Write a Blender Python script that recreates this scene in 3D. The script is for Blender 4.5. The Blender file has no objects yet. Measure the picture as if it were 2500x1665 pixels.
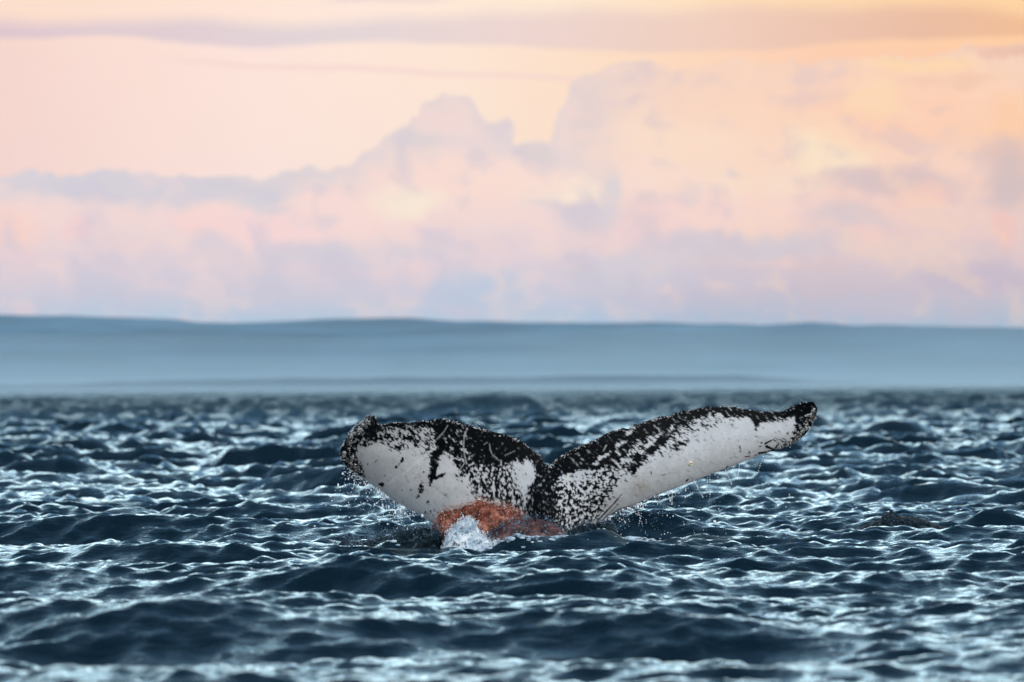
import bpy, math, time
import numpy as np
from mathutils import Vector, Matrix
T0 = time.time()
rng = np.random.default_rng(11)
S = bpy.context.scene
COL = S.collection
R = math.radians


def lin(r, g, b):
    """sRGB 0-255 to linear rgba"""
    o = []
    for c in (r, g, b):
        c /= 255.0
        o.append(c / 12.92 if c <= 0.04045 else ((c + 0.055) / 1.055) ** 2.4)
    return (o[0], o[1], o[2], 1.0)


# ------------------------------------------------------------------ camera
F = 13889.0            # focal length in pixels of the 2500 px wide photograph
CAM_H = 1.4
HZ = 941.0             # eye level in the photograph, at its middle column
ROLL = 0.0064
cd = bpy.data.cameras.new('camera')
cam = bpy.data.objects.new('camera', cd)
COL.objects.link(cam)
S.camera = cam
cd.sensor_width = 36.0
cd.lens = 200.0
cd.clip_start = 0.5
cd.clip_end = 30000
cam.location = (0, 0, CAM_H)
PITCH = (HZ - 832.5) / F
cam.rotation_euler = (Matrix.Rotation(math.pi / 2 + PITCH, 3, 'X') @ Matrix.Rotation(-ROLL, 3, 'Z')).to_euler()
cd.dof.use_dof = True
cd.dof.focus_distance = 49.6
cd.dof.aperture_fstop = 3.3

S.view_settings.view_transform = 'Standard'
S.view_settings.look = 'None'
S.view_settings.exposure = 0
S.view_settings.gamma = 1
S.view_settings.use_curve_mapping = False
S.render.engine = 'CYCLES'
S.cycles.use_denoising = True
S.cycles.max_bounces = 6
S.cycles.volume_bounces = 0
S.cycles.sample_clamp_indirect = 6
S.cycles.sample_clamp_direct = 20

SUN_AZ, SUN_EL = 138.0, 24.0      # degrees right of the view axis, above the horizon


# ------------------------------------------------------------------ world: dusk sky with clouds
class NT:
    """small helper that chains nodes"""
    def __init__(self, tree):
        self.t = tree

    def n(self, typ, **kw):
        nd = self.t.nodes.new(typ)
        for k, v in kw.items():
            setattr(nd, k, v)
        return nd

    def put(self, sock, v):
        if isinstance(v, bpy.types.NodeSocket):
            self.t.links.new(v, sock)
        else:
            sock.default_value = v

    def math(self, op, a, b=0.0, c=0.0, clamp=False):
        nd = self.n('ShaderNodeMath', operation=op, use_clamp=clamp)
        self.put(nd.inputs[0], a)
        if op not in ('SINE', 'ABSOLUTE', 'ARCSINE', 'SQRT'):
            self.put(nd.inputs[1], b)
        if op == 'MULTIPLY_ADD':
            self.put(nd.inputs[2], c)
        return nd.outputs[0]

    def vmath(self, op, a, b=None):
        nd = self.n('ShaderNodeVectorMath', operation=op)
        self.put(nd.inputs[0], a)
        if b is not None:
            self.put(nd.inputs[1], b)
        return nd.outputs['Value'] if op in ('LENGTH', 'DOT_PRODUCT') else nd.outputs[0]

    def mix(self, f, a, b, blend='MIX'):
        nd = self.n('ShaderNodeMix', data_type='RGBA', blend_type=blend)
        self.put(nd.inputs[0], f)
        self.put(nd.inputs[6], a)
        self.put(nd.inputs[7], b)
        return nd.outputs[2]

    def mrange(self, v, a, b, c=0.0, d=1.0, smooth=True):
        nd = self.n('ShaderNodeMapRange', interpolation_type='SMOOTHSTEP' if smooth else 'LINEAR')
        self.put(nd.inputs[0], v)
        for i, x in enumerate((a, b, c, d)):
            self.put(nd.inputs[i + 1], x)
        return nd.outputs[0]

    def noise(self, vec, scale, detail=3, rough=0.5, dim='3D', color=False, dist=0.0):
        nd = self.n('ShaderNodeTexNoise', noise_dimensions=dim)
        if vec is not None:
            self.put(nd.inputs['Vector'], vec)
        nd.inputs['Scale'].default_value = scale
        nd.inputs['Detail'].default_value = detail
        nd.inputs['Roughness'].default_value = rough
        nd.inputs['Distortion'].default_value = dist
        return nd.outputs['Color'] if color else nd.outputs['Fac']

    def ramp(self, v, stops):
        nd = self.n('ShaderNodeValToRGB')
        self.put(nd.inputs[0], v)
        cr = nd.color_ramp
        cr.interpolation = 'LINEAR'
        while len(cr.elements) < len(stops):
            cr.elements.new(0.5)
        for e, (p, c) in zip(cr.elements, stops):
            e.position = p
            e.color = c
        return nd.outputs[0]

    def curve(self, v, pts):
        nd = self.n('ShaderNodeFloatCurve')
        self.put(nd.inputs['Value'], v)
        cv = nd.mapping.curves[0]
        while len(cv.points) < len(pts):
            cv.points.new(0.5, 0.5)
        for p, (x, y) in zip(cv.points, pts):
            p.location = (x, y)
            p.handle_type = 'AUTO'
        nd.mapping.update()
        return nd.outputs[0]


W = bpy.data.worlds.new('World')
S.world = W
W.use_nodes = True
W.node_tree.nodes.clear()
w = NT(W.node_tree)
dirv = w.n('ShaderNodeTexCoord').outputs['Generated']
sx = w.n('ShaderNodeSeparateXYZ')
w.put(sx.inputs[0], dirv)
az = w.math('ARCTAN2', sx.outputs[0], sx.outputs[1])
el = w.math('ARCSINE', sx.outputs[2])
# cloud coordinates: X to the right, Y downwards, in thousandths of a small angle
FK = F * 0.9416 / 1000
X = w.math('MULTIPLY_ADD', az, FK, 1.177)
Y0 = w.math('MULTIPLY_ADD', el, -FK, HZ * 0.9416 / 1000)
Y = w.math('ADD', Y0, w.math('MULTIPLY_ADD', X, -ROLL, ROLL * 1.177))
cb = w.n('ShaderNodeCombineXYZ')
w.put(cb.inputs[0], X)
w.put(cb.inputs[1], Y)
P0 = cb.outputs[0]


def warped(scale, detail, amp, rough=0.55):
    n = w.noise(P0, scale, detail, rough, color=True)
    n = w.vmath('SUBTRACT', n, (0.5, 0.5, 0.5))
    n = w.vmath('MULTIPLY', n, (amp, amp, 0))
    return w.vmath('ADD', P0, n)


PW = warped(6.0, 6, 0.125, 0.62)     # billowy clouds
n_f = w.noise(P0, 34.0, 3, .6, color=True)
PW = w.vmath('ADD', PW, w.vmath('MULTIPLY', w.vmath('SUBTRACT', n_f, (.5, .5, .5)), (.022, .022, 0)))
PS = warped(3.0, 4, 0.045)           # soft stratus
sp = w.n('ShaderNodeSeparateXYZ')
w.put(sp.inputs[0], PW)
XW, YW = sp.outputs[0], sp.outputs[1]
sp = w.n('ShaderNodeSeparateXYZ')
w.put(sp.inputs[0], PS)
XS, YS = sp.outputs[0], sp.outputs[1]
U = w.math('DIVIDE', X, 2.354, clamp=True)
US = w.math('DIVIDE', XS, 2.354, clamp=True)
UW = w.math('DIVIDE', XW, 2.354, clamp=True)

clear = w.ramp(US, [(0, lin(246, 214, 203)), (0.1, lin(250, 221, 208)), (0.25, lin(254, 229, 216)),
                    (0.45, lin(254, 231, 210)), (0.62, lin(253, 221, 190)), (0.8, lin(254, 207, 172)), (1, lin(255, 203, 156))])
topc = w.ramp(US, [(0, lin(252, 222, 200)), (0.35, lin(254, 232, 216)), (0.55, lin(254, 234, 208)), (0.75, lin(254, 220, 178)), (1, lin(255, 211, 158))])
sky = w.mix(w.mrange(YS, 0.13, 0.04), clear, topc)
# thin streak
stc = w.curve(US, [(0, .12), (.155, .14), (.28, .155), (.45, .175), (1, .2)])
stm = w.mrange(w.math('ABSOLUTE', w.math('SUBTRACT', YS, stc)), 0.012, 0.002)
sky = w.mix(w.math('MULTIPLY', stm, w.mrange(US, .12, .25, 0, .55)), sky, lin(244, 212, 205))
# upper stratus band
lo = w.curve(US, [(0, .098), (.13, .092), (.17, .104), (.4, .107), (.55, .115), (.7, .121), (.85, .1), (1, .085)])
hi = w.curve(US, [(0, .052), (.12, .05), (.22, .042), (.28, .055), (.42, .04), (.5, .03), (.6, .012), (.66, .02), (.73, .012), (.82, .02), (.93, .01), (1, .035)])
bm = w.math('MULTIPLY', w.mrange(w.math('SUBTRACT', lo, YS), -0.008, 0.012), w.mrange(w.math('SUBTRACT', YS, hi), -0.022, 0.030))
bandc = w.ramp(US, [(0, lin(216, 194, 205)), (.2, lin(220, 203, 209)), (.33, lin(222, 211, 213)), (.5, lin(234, 211, 206)),
                    (.7, lin(238, 203, 185)), (.9, lin(231, 184, 156)), (1, lin(238, 184, 140))])
sky = w.mix(w.math('MULTIPLY', bm, .85), sky, bandc)
# wisp at the very top
wm = w.math('MULTIPLY', w.mrange(w.math('ABSOLUTE', w.math('SUBTRACT', YS, .006)), .008, .001), w.math('MULTIPLY', w.mrange(X, .72, .8), w.mrange(X, 1.08, .95)))
sky = w.mix(w.math('MULTIPLY', wm, .7), sky, lin(230, 208, 212))
# cumulus mass
top = w.curve(UW, [(0, .40), (.08, .408), (.155, .402), (.2, .394), (.33, .392), (.36, .352), (.395, .305), (.41, .262), (.425, .236),
                   (.44, .222), (.462, .228), (.475, .285), (.49, .28), (.51, .32), (.535, .322), (.545, .262), (.56, .20), (.578, .165), (.68, .148), (.85, .13), (1, .1)])
mass = w.mrange(w.math('SUBTRACT', YW, top), -0.004, 0.006)
fade = w.mrange(US, .58, .74, 1.0, .85)
vert_l = w.ramp(YW, [(.22, lin(232, 214, 209)), (.34, lin(234, 216, 212)), (.40, lin(226, 214, 212)), (.5, lin(246, 218, 211)), (.6, lin(236, 213, 213)), (.68, lin(220, 208, 216)), (.745, lin(196, 208, 221))])
vert_r = w.ramp(YW, [(.15, lin(247, 212, 188)), (.3, lin(253, 216, 188)), (.42, lin(250, 214, 196)), (.52, lin(240, 207, 200)), (.6, lin(228, 204, 205)), (.68, lin(206, 192, 205)), (.745, lin(180, 192, 212))])
massc = w.mix(w.mrange(XW, 1.2, 1.7), vert_l, vert_r)
BLOBS = [  # x, y, rx, ry, colour, strength
    (.30, .435, .42, .045, (216, 209, 215), .9), (.62, .47, .07, .04, (213, 211, 216), .8),
    (.97, .35, .07, .06, (226, 212, 209), .8), (1.36, .27, .05, .10, (230, 211, 205), .8), (1.24, .36, .05, .04, (226, 211, 206), .8),
    (1.05, .43, .27, .085, (253, 222, 207), 1), (.80, .49, .2, .07, (253, 221, 210), 1), (.62, .535, .13, .045, (254, 218, 211), 1), (.46, .515, .085, .055, (254, 216, 207), 1),
    (.94, .47, .10, .04, (254, 235, 211), 1), (1.30, .445, .10, .045, (254, 233, 210), 1), (1.2, .41, .15, .05, (254, 224, 208), .8),
    (.03, .53, .075, .055, (254, 214, 200), 1), (.19, .535, .055, .025, (252, 212, 206), .9), (.28, .56, .09, .03, (240, 213, 210), .7), (.04, .59, .06, .04, (238, 210, 211), .7),
    (1.58, .34, .23, .08, (253, 224, 198), .9), (1.72, .45, .17, .08, (253, 228, 204), .9), (1.90, .36, .11, .09, (254, 233, 199), 1),
    (1.66, .50, .26, .06, (253, 217, 206), .9), (1.48, .55, .1, .04, (248, 214, 209), .7), (1.5, .42, .12, .06, (254, 224, 205), .8),
    (1.405, .44, .03, .09, (221, 212, 212), .9), (1.35, .50, .09, .04, (222, 210, 213), .8), (1.57, .46, .03, .035, (228, 210, 208), .8), (1.68, .40, .025, .018, (226, 208, 204), .8),
    (2.10, .26, .27, .11, (254, 208, 176), .9), (2.02, .23, .09, .06, (254, 221, 176), .8), (2.12, .148, .16, .022, (254, 218, 168), .9), (2.35, .29, .1, .1, (255, 206, 164), .9),
    (2.2, .185, .12, .02, (242, 196, 165), .7), (2.33, .12, .12, .015, (226, 180, 160), .7),
    (2.05, .42, .20, .035, (214, 192, 192), .9), (2.30, .345, .08, .035, (218, 190, 186), .8), (2.33, .41, .07, .08, (205, 188, 190), .9),
    (2.12, .45, .09, .035, (247, 203, 187), .8), (2.0, .525, .05, .035, (249, 206, 199), .9), (2.30, .53, .03, .06, (245, 196, 186), .8), (1.95, .51, .12, .03, (206, 200, 208), .6),
    (1.72, .565, .28, .035, (212, 205, 214), .85), (1.45, .62, .22, .05, (219, 210, 215), .7), (1.66, .64, .16, .04, (211, 198, 212), .8),
    (1.1, .665, .15, .06, (196, 206, 221), .8), (.96, .60, .04, .09, (238, 212, 213), .7), (.63, .665, .06, .03, (226, 211, 215), .7), (.37, .67, .05, .05, (224, 209, 216), .6),
    (.47, .565, .06, .03, (214, 206, 215), .5), (.80, .58, .25, .035, (216, 208, 215), .7), (1.07, .71, .06, .02, (222, 208, 216), .7), (.05, .71, .06, .015, (223, 203, 214), .7),
    (1.82, .61, .035, .022, (245, 209, 206), .9), (1.30, .61, .05, .02, (238, 213, 210), .6), (2.25, .64, .16, .05, (198, 182, 203), .8), (2.02, .71, .12, .03, (208, 194, 208), .7), (1.45, .69, .09, .03, (214, 204, 214), .6),
]
for (bx, by, rx, ry, c, st) in BLOBS:
    d = w.vmath('SUBTRACT', PW, (bx, by, 0))
    d = w.vmath('MULTIPLY', d, (1 / rx, 1 / ry, 0))
    m = w.mrange(w.vmath('LENGTH', d), 1.25, 0.35, 0, st)
    massc = w.mix(m, massc, lin(*c))
# billow relief: lit from the upper right
PB = w.vmath('MULTIPLY', PW, (1, 1.3, 1))
b1 = w.noise(PB, 4.2, 4, .48)
b2 = w.noise(w.vmath('ADD', PB, (.034, -.028, 0)), 4.2, 4, .48)
rel = w.math('SUBTRACT', b1, b2)
massc = w.mix(w.mrange(rel, .01, .10, 0, .40), massc, w.mix(w.mrange(XW, 1.0, 1.9), lin(255, 222, 210), lin(255, 220, 190)))
massc = w.mix(w.mrange(rel, -.01, -.10, 0, .42), massc, w.mix(w.mrange(XW, .9, 1.9), lin(206, 200, 213), lin(212, 192, 198)))
sky = w.mix(w.math('MULTIPLY', mass, fade), sky, massc)
hs_n = w.n('ShaderNodeHueSaturation')
hs_n.inputs['Saturation'].default_value = 1.0
w.put(hs_n.inputs['Color'], w.mix(1.0, sky, (1.02, .985, .985, 1), 'MULTIPLY'))
sky = hs_n.outputs[0]
low = w.n('ShaderNodeBackground')
w.put(low.inputs[0], sky)
low.inputs[1].default_value = 1.05

# the high sky, above the frame: clouds with an unseen bright band added for the water's glints, dark overhead
nish = w.n('ShaderNodeTexSky', sky_type='NISHITA')
nish.sun_disc = False
nish.sun_elevation = R(SUN_EL)
nish.sun_rotation = R(SUN_AZ)
nish.altitude = 0
cn = w.noise(w.vmath('MULTIPLY', dirv, (1, 1, 2.2)), 3.2, 3, .55)
hi_c = w.ramp(w.math('DIVIDE', el, math.pi / 2), [(0, (.95, .86, .76, 1)), (.05, (1.05, 1.02, .98, 1)), (.09, (2.5, 2.5, 2.45, 1)), (.17, (2.9, 2.9, 2.9, 1)), (.25, (1.15, 1.28, 1.36, 1)), (.38, (.30, .44, .58, 1)), (1, (.12, .19, .28, 1))])
hi_c = w.mix(1.0, hi_c, w.mix(w.mrange(cn, .36, .66), (.55, .60, .66, 1), (1.25, 1.22, 1.2, 1)), 'MULTIPLY')
hi_c = w.mix(w.mrange(el, R(4.0), R(7)), w.mix(.5, topc, lin(250, 228, 214)), hi_c)
hs = w.n('ShaderNodeBackground')
w.put(hs.inputs[0], w.mix(1.0, hi_c, w.mix(1.0, nish.outputs[0], (.05, .05, .05, 1), 'MULTIPLY'), 'ADD'))
hs.inputs[1].default_value = 1.0
ms = w.n('ShaderNodeMixShader')
w.put(ms.inputs[0], w.mrange(el, R(3.9), R(6.0)))
W.node_tree.links.new(low.outputs[0], ms.inputs[1])
W.node_tree.links.new(hs.outputs[0], ms.inputs[2])
wo = w.n('ShaderNodeOutputWorld')
W.node_tree.links.new(ms.outputs[0], wo.inputs[0])
W.cycles.sampling_method = 'MANUAL'
W.cycles.sample_map_resolution = 512

sl = bpy.data.lights.new('sun', 'SUN')
sl.energy = 1.0
sl.angle = R(15)
sl.color = (1.0, 0.93, 0.84)
so = bpy.data.objects.new('sun', sl)
COL.objects.link(so)
sd = Vector((math.sin(R(SUN_AZ)) * math.cos(R(SUN_EL)), math.cos(R(SUN_AZ)) * math.cos(R(SUN_EL)), math.sin(R(SUN_EL))))
so.rotation_euler = sd.to_track_quat('Z', 'Y').to_euler()


# ------------------------------------------------------------------ helpers
def mesh_obj(name, verts, faces, mat, parent=None, smooth=True):
    """verts (n,3), faces (m,k) numpy arrays -> linked object"""
    me = bpy.data.meshes.new(name)
    verts = np.ascontiguousarray(verts, np.float32)
    faces = np.ascontiguousarray(faces, np.int32)
    k = faces.shape[1]
    me.vertices.add(len(verts))
    me.vertices.foreach_set('co', verts.ravel())
    me.loops.add(faces.size)
    me.loops.foreach_set('vertex_index', faces.ravel())
    me.polygons.add(len(faces))
    me.polygons.foreach_set('loop_start', np.arange(0, faces.size, k, dtype=np.int32))
    me.polygons.foreach_set('use_smooth', np.full(len(faces), smooth))
    me.update(calc_edges=True)
    me.materials.append(mat)
    o = bpy.data.objects.new(name, me)
    COL.objects.link(o)
    if parent is not None:
        o.parent = parent
    return o


def tag(o, label=None, cat=None, kind=None, group=None):
    if label:
        o['label'] = label
    if cat:
        o['category'] = cat
    if kind:
        o['kind'] = kind
    if group:
        o['group'] = group
    return o


def grid_faces(nr, nc):
    i = np.arange(nr - 1)[:, None] * nc + np.arange(nc - 1)[None, :]
    i = i.ravel()
    return np.stack([i, i + 1, i + nc + 1, i + nc], 1)


def world_at(px, py, y):
    """the point at distance y that the photograph shows at (px, py) of its 2500 x 1665 pixels"""
    px = np.asarray(px, float)
    py = np.asarray(py, float)
    x = (px - 1250) / F * y
    z = CAM_H - (py - (HZ - ROLL * (px - 1250))) / F * y
    return x, z


def new_mat(name):
    m = bpy.data.materials.new(name)
    m.use_nodes = True
    t = NT(m.node_tree)
    b = m.node_tree.nodes['Principled BSDF']
    return m, t, b


def fft_noise(h, wd, lo_wl, hi_wl, seed, aniso=None, slope=1.0):
    """band-limited tileable noise, rank-normalised to 0..1; aniso = (angle, ratio)"""
    g = np.random.default_rng(seed)
    ky = np.fft.fftfreq(h)[:, None]
    kx = np.fft.fftfreq(wd)[None, :]
    if aniso:
        a, r = aniso
        c, s = math.cos(a), math.sin(a)
        k = np.sqrt(((kx * c + ky * s) * r) ** 2 + (-kx * s + ky * c) ** 2)
    else:
        k = np.sqrt(kx ** 2 + ky ** 2)
    k[0, 0] = 1
    amp = k ** (-slope) * np.exp(-(k * lo_wl) ** 2) * (1 - np.exp(-(k * hi_wl) ** 2))
    amp[0, 0] = 0
    f = np.fft.ifft2(np.fft.fft2(g.standard_normal((h, wd))) * amp).real
    rk = np.empty(f.size)
    rk[np.argsort(f.ravel())] = np.linspace(0, 1, f.size)
    return rk.reshape(h, wd)


def blur2(a, s):
    h, wd = a.shape
    p = int(3 * s) + 1
    b = np.pad(a, p, mode='edge')
    ky = np.fft.fftfreq(b.shape[0])[:, None]
    kx = np.fft.fftfreq(b.shape[1])[None, :]
    g = np.exp(-2 * math.pi ** 2 * s * s * (kx ** 2 + ky ** 2))
    return np.fft.ifft2(np.fft.fft2(b) * g).real[p:p + h, p:p + wd]


# ------------------------------------------------------------------ sea
WIND = R(262)     # the direction the waves run, measured from +X: almost straight at the camera


def ocean_tile(N, L, lam_lo, lam_hi, rms, seed, spread, kp_lam, p):
    g = np.random.default_rng(seed)
    k1 = np.fft.fftfreq(N, 1.0 / N) * 2 * math.pi / L
    kx, ky = np.meshgrid(k1, k1)         # axis 1 = x, axis 0 = y
    k = np.hypot(kx, ky)
    k[0, 0] = 1e-6
    th = np.arctan2(ky, kx) - WIND
    kp = 2 * math.pi / kp_lam
    sp = k ** (-p) * np.exp(-1.25 * (kp / k) ** 2)
    d = np.abs(np.cos(th / 2)) ** (2 * spread) + 0.06
    band = 1 / (1 + (2 * math.pi / lam_hi / k) ** 12) / (1 + (k * lam_lo / 2 / math.pi) ** 6)
    a = np.sqrt(sp) * d * band
    a[0, 0] = 0
    h = (g.standard_normal((N, N)) + 1j * g.standard_normal((N, N))) * a
    hh = np.fft.ifft2(h)
    sc = rms / hh.real.std()
    h *= sc
    z = np.fft.ifft2(h).real
    dx = np.fft.ifft2(1j * kx / k * h).real
    dy = np.fft.ifft2(1j * ky / k * h).real
    return np.stack([z, dx, dy], -1).astype(np.float32)


TILES = [  # array, size, choppiness, fade-out start and end distance
    (ocean_tile(512, 43.0, 0.9, 14.0, 0.070, 5, 6.0, 4.4, 3.7), 43.0, 0.8, 1e6, 2e6),
    (ocean_tile(1024, 17.3, 0.16, 1.15, 0.020, 8, 3.0, 0.8, 3.1), 17.3, 0.5, 150, 420),
    (ocean_tile(1024, 6.1, 0.05, 0.20, 0.0018, 21, 1.5, 0.2, 3.2), 6.1, 0.7, 60, 140),
]
# local shoulders of water pushed up by the tail: x, y, height, half width, half depth
HUMPS = []
for (px, py, d, h, hw, hd) in [(1462, 1300, 48.6, .12, .16, .16), (1500, 1312, 48.2, .05, .3, .15), (1372, 1316, 48.3, .10, .35, .2), (1255, 1316, 48.3, .095, .28, .2), (1735, 1305, 49.6, .10, .30, .28),
                               (2235, 1262, 53.0, .17, .33, .35), (2120, 1275, 53.3, .09, .35, .3), (2420, 1275, 53.5, .10, .4, .3),
                               (960, 1318, 48.7, .10, .45, .2), (1130, 1320, 48.4, .05, .5, .2)]:
    HUMPS.append((float(world_at(px, py, d)[0]), d, h, hw, hd))


def sample(tile, L, x, y):
    N = tile.shape[0]
    u = (x / L) % 1.0 * N
    v = (y / L) % 1.0 * N
    i = np.floor(u).astype(np.int32)
    j = np.floor(v).astype(np.int32)
    fu = (u - i)[..., None].astype(np.float32)
    fv = (v - j)[..., None].astype(np.float32)
    i %= N
    j %= N
    i1 = (i + 1) % N
    j1 = (j + 1) % N
    return (tile[j, i] * (1 - fu) + tile[j, i1] * fu) * (1 - fv) + (tile[j1, i] * (1 - fu) + tile[j1, i1] * fu) * fv


def sea_disp(x, y):
    r = np.hypot(x, y)
    z = np.zeros_like(x)
    dx = np.zeros_like(x)
    dy = np.zeros_like(x)
    for q, (t, L, ch, f0, f1) in enumerate(TILES):
        a = 0.35 * q       # turn each tile so that the repeats never line up
        c, s = math.cos(a), math.sin(a)
        d = sample(t, L, x * c + y * s, -x * s + y * c)
        wgt = np.clip((f1 - r) / (f1 - f0), 0, 1)
        if q == 0:       # the open water farther out is rougher
            wgt = wgt * (.95 + .05 * np.clip((r - 27) / 22, 0, 1) + .95 * np.clip((r - 52) / 50, 0, 1) + .3 * np.clip((r - 120) / 200, 0, 1))
        elif q == 1:
            wgt = wgt * (.66 + .34 * np.clip((r - 27) / 24, 0, 1) + .35 * np.clip((r - 54) / 40, 0, 1))
        z += d[..., 0] * wgt
        ex, ey = d[..., 1] * wgt * ch, d[..., 2] * wgt * ch
        dx += ex * c - ey * s
        dy += ex * s + ey * c
    for (hx, hy, h, hw, hd) in HUMPS:
        e = ((x - hx) / hw) ** 2 + ((y - hy) / hd) ** 2
        z += h * np.exp(-e)
    return dx, dy, z


def sea_height(x, y):
    x = np.asarray(x, float)
    y = np.asarray(y, float)
    qx, qy = x.copy(), y.copy()
    for _ in range(4):
        dx, dy, z = sea_disp(qx, qy)
        qx, qy = x - dx, y - dy
    return sea_disp(qx, qy)[2]


SHORE = 3300.0
fine = np.linspace(-R(6.4), R(6.4), 570)
side = R(6.4) + (R(180) - R(6.4)) * np.linspace(0, 1, 36)[1:] ** 2.6
ang = np.concatenate([-side[::-1], fine, side])
rr = [1.5, 4, 8, 11, 14, 17, 19, 20.5]
r_ = 22.0
while r_ < SHORE + 200:
    rr.append(r_)
    r_ *= 1 + (0.0018 if r_ < 33 else 0.0013 if r_ < 65 else 0.0023 if r_ < 900 else 0.007)
rr += [4500, 6000, 7800]
rr = np.array(rr)
rg, ag = np.meshgrid(rr, ang, indexing='ij')
x = rg * np.sin(ag)
y = rg * np.cos(ag)
dx, dy, z = sea_disp(x, y)
coarse = np.where(np.abs(ag) > R(7.5), np.clip(1.2 - np.abs(ag), .3, 1), 1)
sv = np.stack([x + dx, y + dy, z * coarse], -1).reshape(-1, 3)

m_sea, t, b = new_mat('sea water')
b.inputs['Base Color'].default_value = (0.0012, 0.0085, 0.016, 1)
b.inputs['Specular IOR Level'].default_value = 0.0
b.inputs['Roughness'].default_value = 1.0
gl = t.n('ShaderNodeBsdfGlossy')
gl.inputs['Color'].default_value = (0.64, 0.87, 0.96, 1)
fr = t.n('ShaderNodeFresnel')
fr.inputs['IOR'].default_value = 1.333
geo = t.n('ShaderNodeNewGeometry').outputs['Position']
n1 = t.noise(t.vmath('MULTIPLY', geo, (.7, 1.3, 1)), 9.0, 4, .6)
n2 = t.noise(t.vmath('MULTIPLY', geo, (1, 1.6, 1)), 1.1, 5, .65)
bp = t.n('ShaderNodeBump')
bp.inputs['Strength'].default_value = 1.0
bp.inputs['Distance'].default_value = 0.017
t.put(bp.inputs['Height'], n1)
cdn = t.n('ShaderNodeVectorMath', operation='LENGTH')
t.put(cdn.inputs[0], geo)
far = t.mrange(cdn.outputs['Value'], 90, 400, 0, 1)
t.put(gl.inputs['Roughness'], t.mrange(cdn.outputs['Value'], 120, 700, .085, .28))
bp2 = t.n('ShaderNodeBump')
t.put(bp2.inputs['Strength'], far)
bp2.inputs['Distance'].default_value = 0.9
t.put(bp2.inputs['Height'], n2)
t.put(bp2.inputs['Normal'], bp.outputs[0])
t.put(b.inputs['Normal'], bp2.outputs[0])
t.put(gl.inputs['Normal'], bp2.outputs[0])
t.put(fr.inputs['Normal'], bp2.outputs[0])
mx = t.n('ShaderNodeMixShader')
t.put(mx.inputs[0], fr.outputs[0])
t.put(mx.inputs[1], b.outputs[0])
t.put(mx.inputs[2], gl.outputs[0])
t.put(m_sea.node_tree.nodes['Material Output'].inputs['Surface'], mx.outputs[0])
sea = mesh_obj('sea', sv, grid_faces(len(rr), len(ang)), m_sea)
tag(sea, 'dark blue choppy sea with pale glints', kind='structure')
print('sea verts', len(sv), 'rows', len(rr), round(time.time() - T0, 1))


# ------------------------------------------------------------------ far shore
def ridge(name, dist, pts, depth, base_col, label, seed, rough_px, y_back=1.0):
    """a long range of land: crest line through pts (photo pixels) at distance dist, sloping to the water in front"""
    xs = np.array([p[0] for p in pts], float)
    ys = np.array([p[1] for p in pts], float)
    n = 420
    px = np.linspace(xs[0], xs[-1], n)
    py = np.interp(px, xs, ys)
    g = np.random.default_rng(seed)
    for oct_ in range(6):
        fq = 12 * 2 ** oct_
        py += np.interp(np.linspace(0, fq, n), np.arange(fq + 1), g.standard_normal(fq + 1)) * rough_px / 1.15 ** oct_ * .32
    X_, Z_ = world_at(px, py, dist)
    rows = 16
    V = np.zeros((rows * 2, n, 3))
    for i in range(rows * 2):
        f = i / (rows - 1) if i < rows else (2 * rows - 1 - i) / rows
        hgt = math.sin(f * math.pi / 2)
        wob = g.standard_normal(n // 12 + 2)
        wob = np.interp(np.linspace(0, len(wob) - 1, n), np.arange(len(wob)), wob)
        V[i, :, 0] = X_
        V[i, :, 1] = dist + (i - (rows - 1)) / rows * depth + wob * depth * .02
        V[i, :, 2] = -1.0 + (Z_ + 1.0) * hgt * (1 + (wob * .04 if i != rows - 1 else 0))
    m, t, b = new_mat(name + ' ground')
    gp = t.n('ShaderNodeNewGeometry').outputs['Position']
    nn = t.noise(t.vmath('MULTIPLY', gp, (.5, .3, 3.5)), 0.02, 5, .6)
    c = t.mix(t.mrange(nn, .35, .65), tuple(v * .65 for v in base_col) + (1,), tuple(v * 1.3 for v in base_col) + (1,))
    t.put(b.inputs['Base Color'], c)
    b.inputs['Roughness'].default_value = .95
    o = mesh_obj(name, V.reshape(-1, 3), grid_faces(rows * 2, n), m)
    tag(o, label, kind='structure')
    return o


FARD = 4300.0
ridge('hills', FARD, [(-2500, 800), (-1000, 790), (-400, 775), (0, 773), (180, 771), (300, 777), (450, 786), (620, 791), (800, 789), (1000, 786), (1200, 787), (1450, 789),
                      (1650, 790), (1900, 796), (2150, 799), (2500, 801), (3000, 790), (4500, 800)], 500, (.06, .125, .18),  # ground colour lightened and blued to stand in for haze
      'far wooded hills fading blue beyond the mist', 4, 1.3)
ridge('hills', FARD - 420, [(-2500, 850), (0, 822), (500, 818), (900, 822), (1100, 808), (1300, 812), (1500, 818), (2000, 812), (2500, 806), (4500, 830)], 380, (.05, .11, .16),  # haze put into the slope colour here too
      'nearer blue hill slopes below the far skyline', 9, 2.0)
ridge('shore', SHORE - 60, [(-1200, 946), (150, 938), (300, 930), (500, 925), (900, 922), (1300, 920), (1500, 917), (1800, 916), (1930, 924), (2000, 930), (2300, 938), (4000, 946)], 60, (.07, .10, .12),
      'low faint strip of shore above the waterline', 12, .8)

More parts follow.
